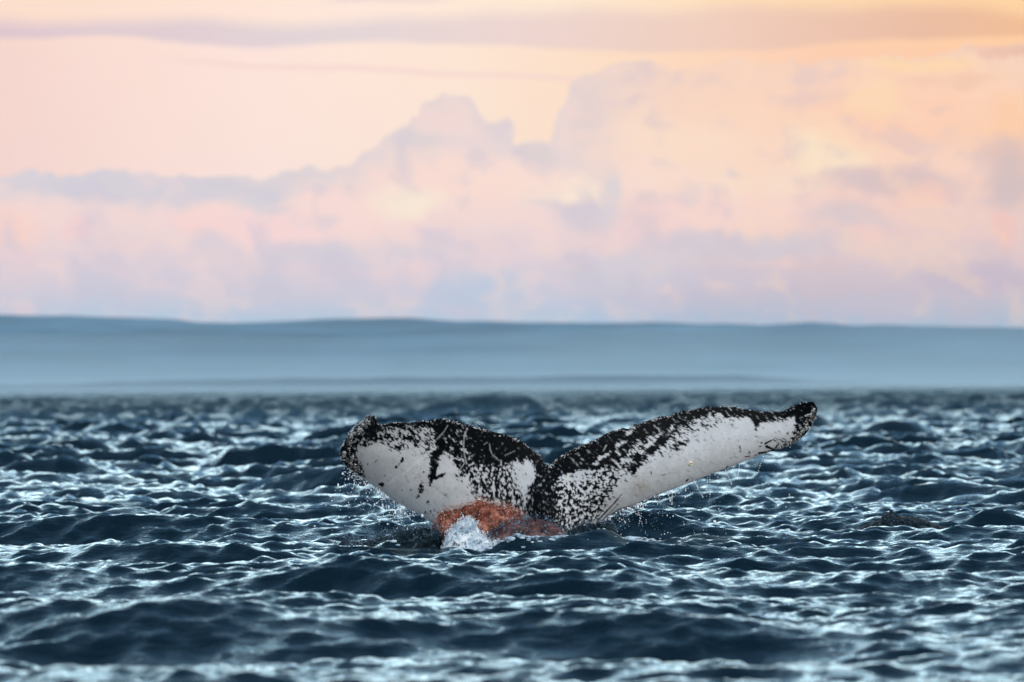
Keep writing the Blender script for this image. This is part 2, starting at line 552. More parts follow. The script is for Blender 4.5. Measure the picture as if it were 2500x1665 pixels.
# mist: a wedge of pale air lying on the far water, thick at the water and thin towards its top
m_mist = bpy.data.materials.new('mist')
m_mist.use_nodes = True
nt = m_mist.node_tree
nt.nodes.clear()
pv = nt.nodes.new('ShaderNodeVolumePrincipled')
pv.inputs['Color'].default_value = (0.68, 0.89, 1.0, 1)
pv.inputs['Density'].default_value = 0.0050
pv.inputs['Anisotropy'].default_value = 0.0
om = nt.nodes.new('ShaderNodeOutputMaterial')
nt.links.new(pv.outputs[0], om.inputs['Volume'])
n = 90
xs = np.linspace(-1500, 1500, n)
g = np.random.default_rng(3)
wob = np.interp(np.linspace(0, 30, n), np.arange(31), g.standard_normal(31))
sec = [(SHORE - 900, -.6), (SHORE - 250, 1.6), (SHORE + 60, 11.0), (SHORE + 330, 27.0), (SHORE + 425, 40.0), (SHORE + 435, -.6)]
V = np.zeros((len(sec) + 1, n, 3))
for i, (yy, zz) in enumerate(sec + sec[:1]):
    V[i, :, 0] = xs
    V[i, :, 1] = yy + (wob * 12 if i in (1, 2) else 0)
    V[i, :, 2] = zz * (1 + .12 * wob) if zz > 0 else zz
fc = grid_faces(len(sec) + 1, n)
V2 = V[:-1].reshape(-1, 3)
fc = fc % len(V2)
me_v = V2
capL = [[0, 1, 2, 5], [2, 3, 4, 5]]
caps = []
for k, flip in ((0, False), (n - 1, True)):
    for q in capL:
        f4 = [i * n + k for i in q]
        caps.append(f4[::-1] if flip else f4)
mist = mesh_obj('mist', me_v, np.concatenate([fc, np.array(caps)]), m_mist, smooth=False)
tag(mist, 'pale mist lying on the far water below the hills', kind='stuff')

# haze: even air round the whole scene
m_haze = bpy.data.materials.new('haze')
m_haze.use_nodes = True
nt = m_haze.node_tree
nt.nodes.clear()
pv = nt.nodes.new('ShaderNodeVolumePrincipled')
pv.inputs['Color'].default_value = (0.36, 0.73, 1.0, 1)
pv.inputs['Density'].default_value = 0.00008
om = nt.nodes.new('ShaderNodeOutputMaterial')
nt.links.new(pv.outputs[0], om.inputs['Volume'])
bx = np.array([(sx_, sy_, sz_) for sx_ in (-9000, 9000) for sy_ in (-8500, 9000) for sz_ in (-2.2, 66)], float)
bf = np.array([[0, 1, 3, 2], [4, 6, 7, 5], [0, 4, 5, 1], [2, 3, 7, 6], [0, 2, 6, 4], [1, 5, 7, 3]])
haze = mesh_obj('haze', bx, bf, m_haze, smooth=False)
tag(haze, 'thin blue evening haze over the sea', kind='stuff')
print('setting', round(time.time() - T0, 1))

# ------------------------------------------------------------------ whale tail
def z1(pts):      # two working scales of the measured photograph
    return [(800 + a / 3.798, 960 + b_ / 3.798) for a, b_ in pts]


def z2(pts):
    return [(1200 + a / 2.872, 960 + b_ / 2.872) for a, b_ in pts]


def catmull(pts, u):
    """points (n,k) at integer parameters, evaluated at u with a centripetal-like spline"""
    pts = np.asarray(pts, float)
    n_ = len(pts)
    i = np.clip(np.floor(u).astype(int), 0, n_ - 2)
    f = (u - i)[:, None]
    p0 = pts[np.clip(i - 1, 0, n_ - 1)]
    p1 = pts[i]
    p2 = pts[i + 1]
    p3 = pts[np.clip(i + 2, 0, n_ - 1)]
    m1 = (p2 - p0) * .42
    m2 = (p3 - p1) * .42
    return (2 * f ** 3 - 3 * f ** 2 + 1) * p1 + (f ** 3 - 2 * f ** 2 + f) * m1 + (-2 * f ** 3 + 3 * f ** 2) * p2 + (f ** 3 - f ** 2) * m2


# trailing edge point, leading edge point, distance, thickness (m)
PAIRS = [((901, 1012.5), (897, 1014), 49.10, .02), ((914, 1015), (885, 1024), 49.08, .05), ((919, 1028), (862, 1041), 49.08, .07),
         ((928, 1035), (842, 1069), 49.10, .09), ((945, 1032), (830, 1096), 49.15, .11), ((965, 1030), (832, 1120), 49.22, .13), ((990, 1031), (845, 1140), 49.30, .15),
         ((1030, 1027), (880, 1164), 49.40, .17), ((1070, 1021), (924, 1196), 49.52, .19), ((1115, 1027), (968, 1227), 49.64, .21),
         ((1160, 1040), (1012, 1250), 49.74, .23), ((1212, 1053), (1058, 1282), 49.82, .26), ((1262, 1070), (1112, 1330), 49.89, .30),
         ((1298, 1094), (1180, 1420), 49.94, .36), ((1319, 1118), (1250, 1540), 49.97, .44), ((1337, 1133), (1330, 1600), 49.99, .50),
         ((1353, 1122), (1400, 1540), 50.00, .44), ((1378, 1105), (1428, 1400), 50.00, .36), ((1416, 1086), (1448, 1310), 50.00, .30), ((1451, 1071), (1478, 1264), 50.0, .26),
         ((1496, 1050), (1518, 1244), 50.02, .23), ((1548, 1036), (1568, 1222), 50.06, .21), ((1600, 1020), (1622, 1200), 50.12, .19), ((1653, 1006), (1680, 1178), 50.2, .17),
         ((1705, 997), (1738, 1155), 50.28, .15), ((1757, 991), (1796, 1133), 50.36, .135), ((1809, 997), (1852, 1111), 50.44, .12),
         ((1860, 1005), (1900, 1094), 50.5, .105), ((1900, 1004), (1932, 1083), 50.54, .09), ((1920, 998), (1957, 1066), 50.55, .075), ((1945, 987), (1978, 1042), 50.54, .06),
         ((1966, 980), (1991, 1014), 50.52, .05), ((1984, 979), (1995, 995), 50.5, .02)]
NS, NF, NB = 600, 170, 24
pp = np.array([p[0] + p[1] + p[2:] for p in PAIRS], float)
seg = np.hypot(np.diff(pp[:, 0]), np.diff(pp[:, 1])) + np.hypot(np.diff(pp[:, 2]), np.diff(pp[:, 3])) * .5
cum = np.concatenate([[0], np.cumsum(seg)])
st = np.interp(np.linspace(0, cum[-1], NS), cum, np.arange(len(pp)))
sp_ = catmull(pp, st)
gg = np.random.default_rng(77)


def noise1(n_, per, amp, seed):
    g_ = np.random.default_rng(seed)
    k_ = max(3, int(n_ / per))
    return np.interp(np.linspace(0, k_, n_), np.arange(k_ + 1), g_.standard_normal(k_ + 1)) * amp


# ragged trailing edge (crust and nicks), nearly smooth leading edge
jag = noise1(NS, 3.2, 1.5, 1) + noise1(NS, 9, 1.3, 2) + noise1(NS, 26, 1.2, 3)
jag *= np.clip(np.minimum(np.arange(NS), NS - 1 - np.arange(NS)) / 25, .25, 1)
dirn = sp_[:, 0:2] - sp_[:, 2:4]
dirn /= np.linalg.norm(dirn, axis=1)[:, None] + 1e-6
cf = np.linspace(0, 1, NF)
cf = .5 * cf + .5 * (0.5 - 0.5 * np.cos(cf * math.pi))      # denser at the edges
cbk = np.linspace(1, 0, NB + 2)[1:-1]


def section(c, front):
    px = sp_[:, None, 0] + (sp_[:, None, 2] - sp_[:, None, 0]) * c[None, :]
    py = sp_[:, None, 1] + (sp_[:, None, 3] - sp_[:, None, 1]) * c[None, :]
    wj = np.clip(1 - c * 14, 0, 1)[None, :]
    px = px + dirn[:, None, 0] * jag[:, None] * wj
    py = py + dirn[:, None, 1] * jag[:, None] * wj
    xi = np.clip(1 - c, 0, 1)[None, :]
    prof = 5 * (.2969 * np.sqrt(xi) - .126 * xi - .3516 * xi ** 2 + .2843 * xi ** 3 - .1015 * xi ** 4)
    half = sp_[:, None, 5] * .62 * prof + .005 * np.sqrt(np.clip(c * 8, 0, 1))[None, :]
    camber = .75 * np.clip(c - .50, 0, 1)[None, :] ** 2 * np.clip(sp_[:, None, 5] * 5, 0, 1) - .05 * (1 - c[None, :]) ** 2
    stock = np.exp(-((px - 1334 - (py - 1130) * .05) / 46.0) ** 2) * np.clip((py - 1132) / 90, 0, 1) * .17     # the ridge of the tail stock
    yy = sp_[:, None, 4] + camber
    yy = yy - (half + stock) if front else yy + half + stock
    X_, Z_ = world_at(px, py, yy)
    return px, py, np.stack([X_, yy, Z_], -1)


fpx, fpy, FV = section(cf, True)
_, _, BV = section(cbk, False)
ring = np.concatenate([FV, BV], 1)
NR = ring.shape[1]
idx = np.arange(NS)[:, None] * NR + np.arange(NR)[None, :]
a_ = idx[:-1, :]
b_ = idx[1:, :]
fc = np.stack([a_, np.roll(a_, -1, 1), np.roll(b_, -1, 1), b_], -1).reshape(-1, 4)
wv = ring.reshape(-1, 3)
ends = []
for s_ in (0, NS - 1):           # close the two tips
    c_ = len(wv)
    wv = np.concatenate([wv, ring[s_].mean(0)[None]])
    r_i = idx[s_]
    q = np.stack([r_i[0:-1:2], r_i[1::2], np.roll(r_i[0::2], -1)[:len(r_i[1::2])], np.full(len(r_i[1::2]), c_)], 1)
    ends.append(q if s_ else q[:, ::-1])
fc = np.concatenate([fc] + ends)

# ---- the skin's own black and white pattern, in a raster of one pixel of the photograph
OX, OY, RW, RH = 800, 950, 1250, 560
gy, gx = np.mgrid[0:RH, 0:RW]
gx = gx + OX
gy = gy + OY
Fm = np.full((RH, RW), .006)
SP = np.zeros((RH, RW))          # 1 where the pattern is round spots, 0 where it is streaks


def poly(pts):
    m_ = np.zeros((RH, RW), bool)
    n_ = len(pts)
    for i in range(n_):
        (xa, ya), (xb, yb) = pts[i], pts[(i + 1) % n_]
        if ya == yb:
            continue
        c1 = (gy >= min(ya, yb)) & (gy < max(ya, yb))
        xc = xa + (gy - ya) * (xb - xa) / (yb - ya)
        m_ ^= c1 & (gx < xc)
    return m_.astype(float)


def paint(pts, val, bl, spots=None):
    global Fm, SP
    m_ = np.clip(blur2(poly(pts), bl), 0, 1)
    Fm = Fm * (1 - m_) + val * m_
    if spots is not None:
        SP = SP * (1 - m_) + spots * m_


def stroke_mask(p0, p1, w0, w1):
    (xa, ya), (xb, yb) = p0, p1
    L2 = (xb - xa) ** 2 + (yb - ya) ** 2 + 1e-9
    t_ = np.clip(((gx - xa) * (xb - xa) + (gy - ya) * (yb - ya)) / L2, 0, 1)
    d_ = np.hypot(gx - xa - t_ * (xb - xa), gy - ya - t_ * (yb - ya))
    return np.clip((w0 + (w1 - w0) * t_) - d_ + .5, 0, 1)


# left half
paint(z1([(430, 270), (1000, 290), (1150, 420), (1160, 570), (1000, 570), (860, 530), (700, 530), (610, 520), (540, 470), (440, 400)]), .47, 9, 0)
paint(z1([(980, 270), (1330, 260), (1330, 660), (1340, 740), (1180, 800), (1230, 700), (1170, 640), (1140, 560), (1080, 540), (1000, 400)]), .86, 9, 0)
paint(z1([(1250, 620), (1750, 640), (1740, 760), (1760, 900), (1850, 980), (1850, 1400), (1400, 1400), (1450, 1000), (1330, 960), (1310, 830), (1250, 760)]), .68, 10, 1)
paint(z1([(1300, 200), (1600, 300), (1880, 450), (2060, 650), (2000, 760), (1900, 640), (1850, 620), (1700, 640), (1600, 660), (1450, 670), (1330, 660), (1290, 500)]), .95, 7, .7)
paint(z1([(300, 500), (330, 330), (380, 200), (450, 190), (500, 262), (800, 235), (1050, 205), (1330, 240), (1330, 320), (1120, 345), (950, 300), (800, 310), (600, 315), (490, 330), (440, 430), (390, 480)]), 1.0, 4, 0)
paint(z1([(350, 460), (480, 330), (560, 380), (520, 440), (400, 480)]), .7, 6, 0)
paint(z1([(560, 450), (680, 520), (590, 530)]), .85, 4, 0)
paint(z1([(680, 360), (830, 370), (800, 410), (700, 420)]), .8, 5, 0)
paint(z1([(1010, 330), (1110, 340), (1060, 540), (1020, 640), (985, 780), (935, 850), (930, 700), (955, 600), (945, 570), (1000, 520)]), 1.0, 2.5, 0)
paint(z1([(925, 790), (985, 770), (1060, 735), (1100, 730), (1050, 775), (970, 805)]), 1.0, 1.5, 0)
paint(z1([(930, 800), (965, 790), (945, 850), (930, 860)]), .9, 2, 0)
paint(z1([(865, 810), (895, 800), (870, 890), (880, 890), (840, 950), (815, 970), (805, 960), (850, 890), (830, 870)]), .93, 2, 0)
paint(z1([(1640, 640), (1760, 660), (1830, 720), (1900, 740), (1895, 830), (1850, 940), (1790, 900), (1745, 850), (1755, 770), (1670, 700)]), .22, 5, .8)
paint(z1([(1770, 740), (1830, 750), (1890, 760), (1870, 840), (1830, 880), (1765, 840)]), .03, 3, .8)
paint(z1([(1790, 900), (1860, 900), (1850, 1010), (1820, 1010)]), .25, 4, .8)
paint(z1([(1340, 690), (1450, 680), (1460, 820), (1360, 760)]), .40, 6, .8)
paint(z1([(860, 1080), (1010, 1080), (980, 1130), (880, 1130)]), .45, 8, .4)
paint(z1([(1900, 640), (2040, 660), (2120, 680), (2160, 820), (2180, 1400), (1850, 1400), (1840, 1050), (1880, 900), (1930, 780)]), .97, 6, 1)
paint(z1([(350, 220), (280, 270), (180, 380), (120, 470), (100, 540), (130, 640), (200, 720), (300, 800), (330, 760), (290, 660), (260, 560), (290, 460), (330, 380), (380, 260)]), .9, 5, 1)
# right half
paint(z2([(430, 480), (530, 540), (860, 520), (990, 560), (880, 620), (840, 720), (740, 900), (640, 1300), (480, 1300), (430, 780), (440, 600)]), .62, 10, 1)
paint(z2([(470, 575), (700, 520), (780, 530), (640, 600), (540, 640), (480, 620)]), .17, 7, .8)
paint(z2([(600, 640), (760, 560), (820, 620), (700, 740), (640, 720)]), .50, 7, 1)
paint(z2([(860, 560), (1000, 540), (1100, 440), (1180, 420), (1060, 540), (900, 590)]), .3, 8, .3)
paint(z2([(1130, 430), (1280, 290), (1420, 170), (1520, 150), (1500, 250), (1420, 300), (1330, 380), (1200, 425)]), .42, 10, 0)
paint(z2([(380, 470), (440, 440), (600, 345), (850, 235), (1100, 165), (1400, 85), (1600, 65), (1750, 90), (1950, 110), (2030, 105), (2000, 195), (1880, 205), (1850, 190), (1700, 165),
          (1600, 165), (1500, 155), (1420, 175), (1330, 255), (1280, 290), (1200, 360), (1100, 440), (1050, 475), (960, 560), (930, 530), (860, 525), (760, 520), (640, 535), (520, 560), (460, 570), (400, 560)]), .97, 4, 0)
for q in ([(1250, 235), (1280, 205), (1275, 235), (1225, 295)], [(990, 395), (1110, 300), (1190, 280), (1100, 380), (970, 460), (900, 510), (880, 490)], [(740, 445), (850, 395), (800, 450), (750, 460)],
          [(780, 380), (810, 340), (800, 380)], [(860, 350), (960, 330), (900, 370)], [(950, 250), (1010, 235), (960, 285), (930, 300)], [(690, 500), (740, 450), (760, 480), (720, 520)], [(860, 380), (900, 430), (880, 430)]):
    paint(z2(q), .2, 2.5, 0)
paint(z2([(870, 420), (1100, 300), (1130, 330), (1000, 450), (900, 500)]), .62, 8, 0)
paint(z2([(970, 560), (1010, 480), (1160, 350), (1190, 360), (1080, 450), (1000, 560)]), .95, 4, 0)
paint(z2([(1500, 150), (1700, 160), (1700, 210), (1600, 190), (1500, 260)]), .4, 8, 0)
paint(z2([(1310, 345), (1365, 345), (1355, 370), (1315, 365)]), .95, 2, 0)
paint(z2([(1835, 190), (1875, 180), (1865, 240), (1845, 265), (1838, 230)]), .95, 2, 0)
paint(z2([(1990, 110), (2120, 70), (2280, 30), (2320, 100), (2300, 220), (2200, 320), (2110, 370), (2050, 380), (2100, 310), (2120, 250), (2130, 200), (2060, 175), (2000, 190)]), .96, 4, 0)
paint(z2([(2070, 170), (2125, 165), (2115, 195), (2090, 195)]), .1, 2, 0)
paint(z2([(2040, 120), (2170, 85), (2100, 130)]), .75, 3, 0)
paint(z2([(1990, 300), (2090, 260), (2080, 330), (2020, 370)]), .3, 8, 0)
# the stock between the halves
paint(z2([(330, 460), (390, 480), (440, 480), (450, 560), (440, 700), (470, 900), (470, 1400), (300, 1400), (240, 900), (230, 850), (270, 640), (320, 560)]), .95, 6, 1)
paint(z2([(372, 480), (420, 480), (400, 640), (370, 640)]), .99, 6, 1)
for p0, p1, w0, w1 in ((( 870, 420), (880, 440), 2, 1),):
    pass
for (p, r_, v) in [((690, 605), 3.6, .95), ((680, 625), 3.2, .95), ((628, 680), 3.2, .95), ((636, 697), 2, .8), ((880, 726), 2.2, .9), ((497, 842), 4.6, 1), ((470, 838), 2.6, .9), ((363, 655), 2, .95),
                   ((520, 762), 1.6, .7), ((718, 770), 1.8, .4), ((810, 780), 1.5, .8), ((920, 1003), 2.6, .9), ((760, 890), 1.8, .8), ((682, 895), 2, .8), ((490, 610), 1.2, .9), ((555, 560), 1.2, .9)]:
    (cx_, cy_), = z1([p])
    m_ = np.clip(r_ - np.hypot(gx - cx_, (gy - cy_) * .8) + .5, 0, 1)
    Fm = np.maximum(Fm, m_ * v)
for (p0, p1, w0, w1) in [((430, 640), (445, 615), 1.1, .6), ((650, 660), (690, 615), .8, 1.2), ((1080, 945), (1095, 930), 1, .5), ((905, 1010), (935, 995), 1.6, .8)]:
    (a0, a1) = z1([p0, p1])
    Fm = np.maximum(Fm, stroke_mask(a0, a1, w0, w1) * .95)
for (p0, p1, w0, w1) in [((1735, 365), (1742, 410), 1.6, 1.2), ((1915, 350), (1975, 318), 2.4, 1.2), ((1925, 370), (1985, 395), 3.6, 2.2), ((1985, 385), (2000, 360), 2.2, 2), ((1975, 330), (1985, 330), 1.6, 1.6),
                         ((1770, 443), (1805, 437), 1.4, .9), ((1800, 405), (1806, 425), 1.2, .8), ((1835, 436), (1852, 428), 1.6, 1), ((1870, 418), (1960, 402), 2.6, 2.4), ((1960, 402), (2050, 385), 2.4, 3),
                         ((1640, 520), (1650, 508), 1.6, 1), ((1360, 612), (1372, 600), 2, 1.5), ((1150, 715), (1165, 708), 1, .7), ((1040, 760), (1090, 742), 1.2, 1.6), ((1670, 450), (1676, 452), 1, 1),
                         ((1850, 298), (1856, 300), 1.4, 1), ((1885, 345), (1895, 340), 1.6, 1), ((1875, 370), (1890, 366), 1.6, 1), ((1110, 545), (1120, 575), .8, .5), ((1190, 570), (1240, 562), .6, .8), ((1330, 420), (1340, 400), 1, .6),
                         ((735, 890), (850, 770), 2.0, 1.6), ((850, 770), (910, 700), 1.6, 1.0), ((765, 890), (880, 775), 1.2, .7), ((800, 870), (900, 800), .8, 1.4), ((880, 810), (960, 790), 1.0, .8)]:
    (a0, a1) = z2([p0, p1])
    Fm = np.maximum(Fm, stroke_mask(a0, a1, w0, w1) * .95)
# streaks follow the lie of each half, spots are round
ns_r = fft_noise(RH, RW, 4.4, 70, 31, aniso=(math.radians(-52), 0.42), slope=1.0)
ns_l = fft_noise(RH, RW, 4.2, 60, 35, aniso=(math.radians(-42), 0.55), slope=1.0)
wl = np.clip((1330 - gx) / 40, 0, 1)
nstreak = ns_l * wl + ns_r * (1 - wl)
nspot = fft_noise(RH, RW, 4.6, 24, 32, slope=.8)
nmix = nspot * SP + nstreak * (1 - SP)
Fm = np.clip(Fm, 0, 1)
black = 1 / (1 + np.exp(-np.clip((Fm * 1.06 - .03 - nmix) * 26, -40, 40)))
black = np.maximum(black, np.clip((Fm - .93) * 12, 0, 1))
# fine pale scratches across the black
scr = np.zeros((RH, RW))
for pl, wd in [([(1290, 320), (1262, 390), (1254, 480), (1262, 570), (1282, 650)], 1.5), ([(1262, 640), (1215, 710), (1165, 765)], 1.0), ([(1495, 465), (1502, 520), (1520, 565), (1565, 598)], 1.0),
               ([(1108, 292), (1075, 350), (1005, 425)], 1.1), ([(1445, 470), (1475, 450)], .8), ([(1600, 620), (1602, 660)], 2), ([(1640, 570), (1730, 530)], .8), ([(1715, 800), (1700, 1020)], 1.1), ([(1890, 960), (1890, 1030)], .8)]:
    q = z1(pl)
    for i in range(len(q) - 1):
        scr = np.maximum(scr, stroke_mask(q[i], q[i + 1], wd, wd * .9) * .8)
for pl, wd in [([(1135, 220), (1170, 255), (1190, 285)], 1.2), ([(1165, 240), (1180, 280)], 1.8), ([(865, 370), (895, 425)], 1.3), ([(460, 900), (480, 860), (490, 800)], .8), ([(800, 360), (780, 400)], 1.5)]:
    q = z2(pl)
    for i in range(len(q) - 1):
        scr = np.maximum(scr, stroke_mask(q[i], q[i + 1], wd, wd * .9) * .85)
black *= 1 - scr * (fft_noise(RH, RW, 1.2, 8, 40) * .6 + .4)
# white is a little mottled; a tan stain on the right half; grey rub marks on the left
mot = blur2(fft_noise(RH, RW, 6, 90, 41), 1.0) - .5
mot2 = fft_noise(RH, RW, 1.2, 7, 42) - .5
white = np.array([.52, .54, .56])[None, None, :] * (1 + .14 * mot + .07 * mot2)[..., None]
cx_, cy_ = z2([(1030, 640)])[0]
dst = np.hypot((gx - cx_) / 24, (gy - cy_) / 28)
stain = np.clip(1.3 - dst, 0, 1) * np.clip(fft_noise(RH, RW, 2.5, 18, 43) * 1.3, 0, 1)
ringm = np.clip(1 - np.abs(np.hypot((gx - cx_ - 4) / 22, (gy - cy_ - 24) / 26) - 1) * 9, 0, 1) * .4
stain = np.clip(stain + ringm * .6, 0, 1)[..., None]
white = white * (1 - stain * .75) + np.array([.36, .32, .25]) * stain * .75
for pl, wd, v in [([(540, 830), (700, 740), (860, 600)], 3.0, .10), ([(480, 800), (560, 830), (700, 770)], 2.0, .08)]:
    q = z1(pl)
    for i in range(len(q) - 1):
        white = white * (1 + stroke_mask(q[i], q[i + 1], wd, wd) * v)[..., None]
skin = white * (1 - black)[..., None] + np.array([.002, .0024, .003]) * black[..., None]


def raster_at(img, px, py):
    u = np.clip(px - OX, 0, RW - 1.001)
    v = np.clip(py - OY, 0, RH - 1.001)
    i = u.astype(int)
    j = v.astype(int)
    fu = u - i
    fv = v - j
    if img.ndim == 3:
        fu = fu[..., None]
        fv = fv[..., None]
    return (img[j, i] * (1 - fu) + img[j, i + 1] * fu) * (1 - fv) + (img[j + 1, i] * (1 - fu) + img[j + 1, i + 1] * fu) * fv


fcol = raster_at(skin, fpx, fpy)
bcol = np.broadcast_to(np.array([.012, .013, .015]), BV.shape)
wcol = np.concatenate([fcol, bcol], 1).reshape(-1, 3)
wcol = np.concatenate([wcol, np.full((2, 3), .012)])
m_wh, t, b = new_mat('whale skin')
at = t.n('ShaderNodeAttribute')
at.attribute_name = 'skin'
gpos = t.n('ShaderNodeNewGeometry').outputs['Position']
t.put(b.inputs['Base Color'], at.outputs['Color'])
b.inputs['Roughness'].default_value = .36
b.inputs['IOR'].default_value = 1.36
b.inputs['Specular IOR Level'].default_value = .05
bpn = t.n('ShaderNodeBump')
bpn.inputs['Strength'].default_value = .5
bpn.inputs['Distance'].default_value = .006
t.put(bpn.inputs['Height'], t.noise(gpos, 55, 4, .6))
t.put(b.inputs['Normal'], bpn.outputs[0])
whale = mesh_obj('whale', wv, fc, m_wh)
ca = whale.data.color_attributes.new('skin', 'FLOAT_COLOR', 'POINT')
ca.data.foreach_set('color', np.concatenate([wcol, np.ones((len(wcol), 1))], 1).astype(np.float32).ravel())
tag(whale, 'black and white humpback whale tail raised out of the sea', 'whale')

# ---- barnacles
fu_ = np.gradient(FV, axis=0)
fv_ = np.gradient(FV, axis=1)
FN = np.cross(fv_, fu_)
FN /= np.linalg.norm(FN, axis=2)[..., None] + 1e-9
if FN[NS // 2, NF // 2, 1] > 0:
    FN = -FN
px32, py32 = fpx.ravel(), fpy.ravel()


def on_skin(px, py):
    k_ = int(np.argmin((px32 - px) ** 2 + (py32 - py) ** 2))
    return FV.reshape(-1, 3)[k_], FN.reshape(-1, 3)[k_]


def barnacle_mesh(seed, n_=9):
    """a low ridged cone with an open crater on top"""
    g_ = np.random.default_rng(seed)
    V_, F_ = [], []
    for k_, (rad, h) in enumerate([(1.0, -.15), (.82, .45), (.45, .80), (.28, .45)]):
        for i in range(n_):
            a = 2 * math.pi * i / n_
            rr_ = rad * (1 + g_.uniform(-.16, .16))
            V_.append((rr_ * math.cos(a), rr_ * math.sin(a), h + g_.uniform(-.06, .06)))
    for k_ in range(3):
        for i in range(n_):
            j = (i + 1) % n_
            F_.append((k_ * n_ + i, k_ * n_ + j, (k_ + 1) * n_ + j, (k_ + 1) * n_ + i))
    return np.array(V_), np.array(F_)


m_barn, t, b = new_mat('barnacle shell')
oi = t.n('ShaderNodeObjectInfo').outputs['Random']
gp = t.n('ShaderNodeNewGeometry').outputs['Position']
c = t.mix(t.mrange(t.noise(gp, 70, 3), .4, .62), (.03, .03, .03, 1), (.62, .62, .60, 1))
t.put(b.inputs['Base Color'], t.mix(t.mrange(oi, .35, .75), c, (.05, .05, .048, 1)))
b.inputs['Roughness'].default_value = .35
m_crust, t, b = new_mat('pale crust')
gp = t.n('ShaderNodeNewGeometry').outputs['Position']
t.put(b.inputs['Base Color'], t.mix(t.mrange(t.noise(gp, 16, 3), .42, .60), (.02, .02, .02, 1), (.74, .75, .76, 1)))
b.inputs['Roughness'].default_value = .25
m_barny, t, b = new_mat('yellow barnacle shell')
b.inputs['Base Color'].default_value = (.72, .66, .47, 1)
b.inputs['Roughness'].default_value = .5
protos = []
for s_ in range(4):
    bv, bf_ = barnacle_mesh(s_)
    o = mesh_obj('barnacle', bv, bf_, m_barn, smooth=False)
    protos.append(o)
used = set()


def add_barnacle(px, py, rad, mat=None):
    k_ = int(gg.integers(4))
    p, n_ = on_skin(px, py)
    if k_ in used:
        o = protos[k_].copy()
        COL.objects.link(o)
    else:
        o = protos[k_]
        used.add(k_)
    if mat is not None:
        o.data = o.data.copy()
        o.data.materials[0] = mat
    q = Vector(n_).to_track_quat('Z', 'Y')
    rot = q.to_matrix() @ Matrix.Rotation(gg.uniform(0, 6.28), 3, 'Z')
    M = Matrix.Translation(Vector(p)) @ rot.to_4x4() @ Matrix.Diagonal((rad, rad * gg.uniform(.8, 1.1), rad * gg.uniform(.6, 1.0), 1))
    o.parent = whale
    o.matrix_basis = M
    return o


def tiny_barnacles(name, pts, label):
    VV, FF = [], []
    off = 0
    bv, bf_ = barnacle_mesh(9, 6)
    for (px, py, rad) in pts:
        p, n_ = on_skin(px, py)
        q = np.array((Vector(n_).to_track_quat('Z', 'Y').to_matrix() @ Matrix.Rotation(gg.uniform(0, 6.28), 3, 'Z')))
        VV.append((bv * rad * gg.uniform(.7, 1.2, (1, 3))) @ q.T + p)
        FF.append(bf_ + off)
        off += len(bv)
    o = mesh_obj(name, np.concatenate(VV), np.concatenate(FF), m_crust, whale, smooth=False)
    tag(o, label, kind='stuff')
    return o


# rim of the left tip
tipL = np.array(z1([(395, 215), (330, 290), (260, 330), (210, 420), (175, 520), (180, 610), (230, 680), (300, 740)]))
tipR = np.array(z2([(2250, 110), (2235, 170), (2205, 230), (2160, 290), (2090, 345), (2030, 370)]))


def along(pl, f):
    f = np.asarray(f) * (len(pl) - 1)
    i = np.clip(f.astype(int), 0, len(pl) - 2)
    return pl[i] + (pl[i + 1] - pl[i]) * (f - i)[:, None]


nL = 130
pL = along(tipL, gg.uniform(0, 1, nL)) + gg.normal(0, 1, (nL, 2)) * np.array([7.5, 6.0])
for q in pL:
    add_barnacle(q[0], q[1], gg.uniform(.007, .017))
nR = 70
pR = along(tipR, gg.uniform(0, 1, nR)) + gg.normal(0, 1, (nR, 2)) * np.array([5.5, 4.0])
for q in pR:
    add_barnacle(q[0], q[1], gg.uniform(.007, .017))
o = add_barnacle(*z2([(1390, 490)])[0], .026, m_barny)
o['label'] = 'single pale yellow barnacle on the white right half'
o = add_barnacle(*z2([(517, 580)])[0], .015, m_barny)
crust = []
for i in range(420):        # small crust all along the trailing edge and round the tips
    s_ = int(gg.integers(8, NS - 8))
    k_ = min(NF - 1, 1 + int(abs(gg.normal(0, 4))))
    crust.append((fpx[s_, k_], fpy[s_, k_], gg.uniform(.003, .007)))
for i in range(150):
    pl = (tipL, tipR)[int(gg.random() < .3)]
    q = along(pl, gg.uniform(0, 1, 1))[0] + gg.normal(0, 9, 2)
    crust.append((q[0], q[1], gg.uniform(.003, .008)))
tiny_barnacles('barnacle_crust', crust, 'fine pale barnacle crust along the ragged edge')
print('whale', round(time.time() - T0, 1))

# ------------------------------------------------------------------ spray, foam and drops
def ico():
    p = (1 + 5 ** .5) / 2
    v = np.array([(-1, p, 0), (1, p, 0), (-1, -p, 0), (1, -p, 0), (0, -1, p), (0, 1, p), (0, -1, -p), (0, 1, -p), (p, 0, -1), (p, 0, 1), (-p, 0, -1), (-p, 0, 1)], float)
    v /= np.linalg.norm(v[0])
    f = np.array([(0, 11, 5), (0, 5, 1), (0, 1, 7), (0, 7, 10), (0, 10, 11), (1, 5, 9), (5, 11, 4), (11, 10, 2), (10, 7, 6), (7, 1, 8), (3, 9, 4), (3, 4, 2), (3, 2, 6), (3, 6, 8), (3, 8, 9), (4, 9, 5), (2, 4, 11), (6, 2, 10), (8, 6, 7), (9, 8, 1)])
    return v, f


ICO_V, ICO_F = ico()
OCT_V = np.array([(1, 0, 0), (-1, 0, 0), (0, 1, 0), (0, -1, 0), (0, 0, 1), (0, 0, -1)], float)
OCT_F = np.array([(0, 2, 4), (2, 1, 4), (1, 3, 4), (3, 0, 4), (2, 0, 5), (1, 2, 5), (3, 1, 5), (0, 3, 5)])


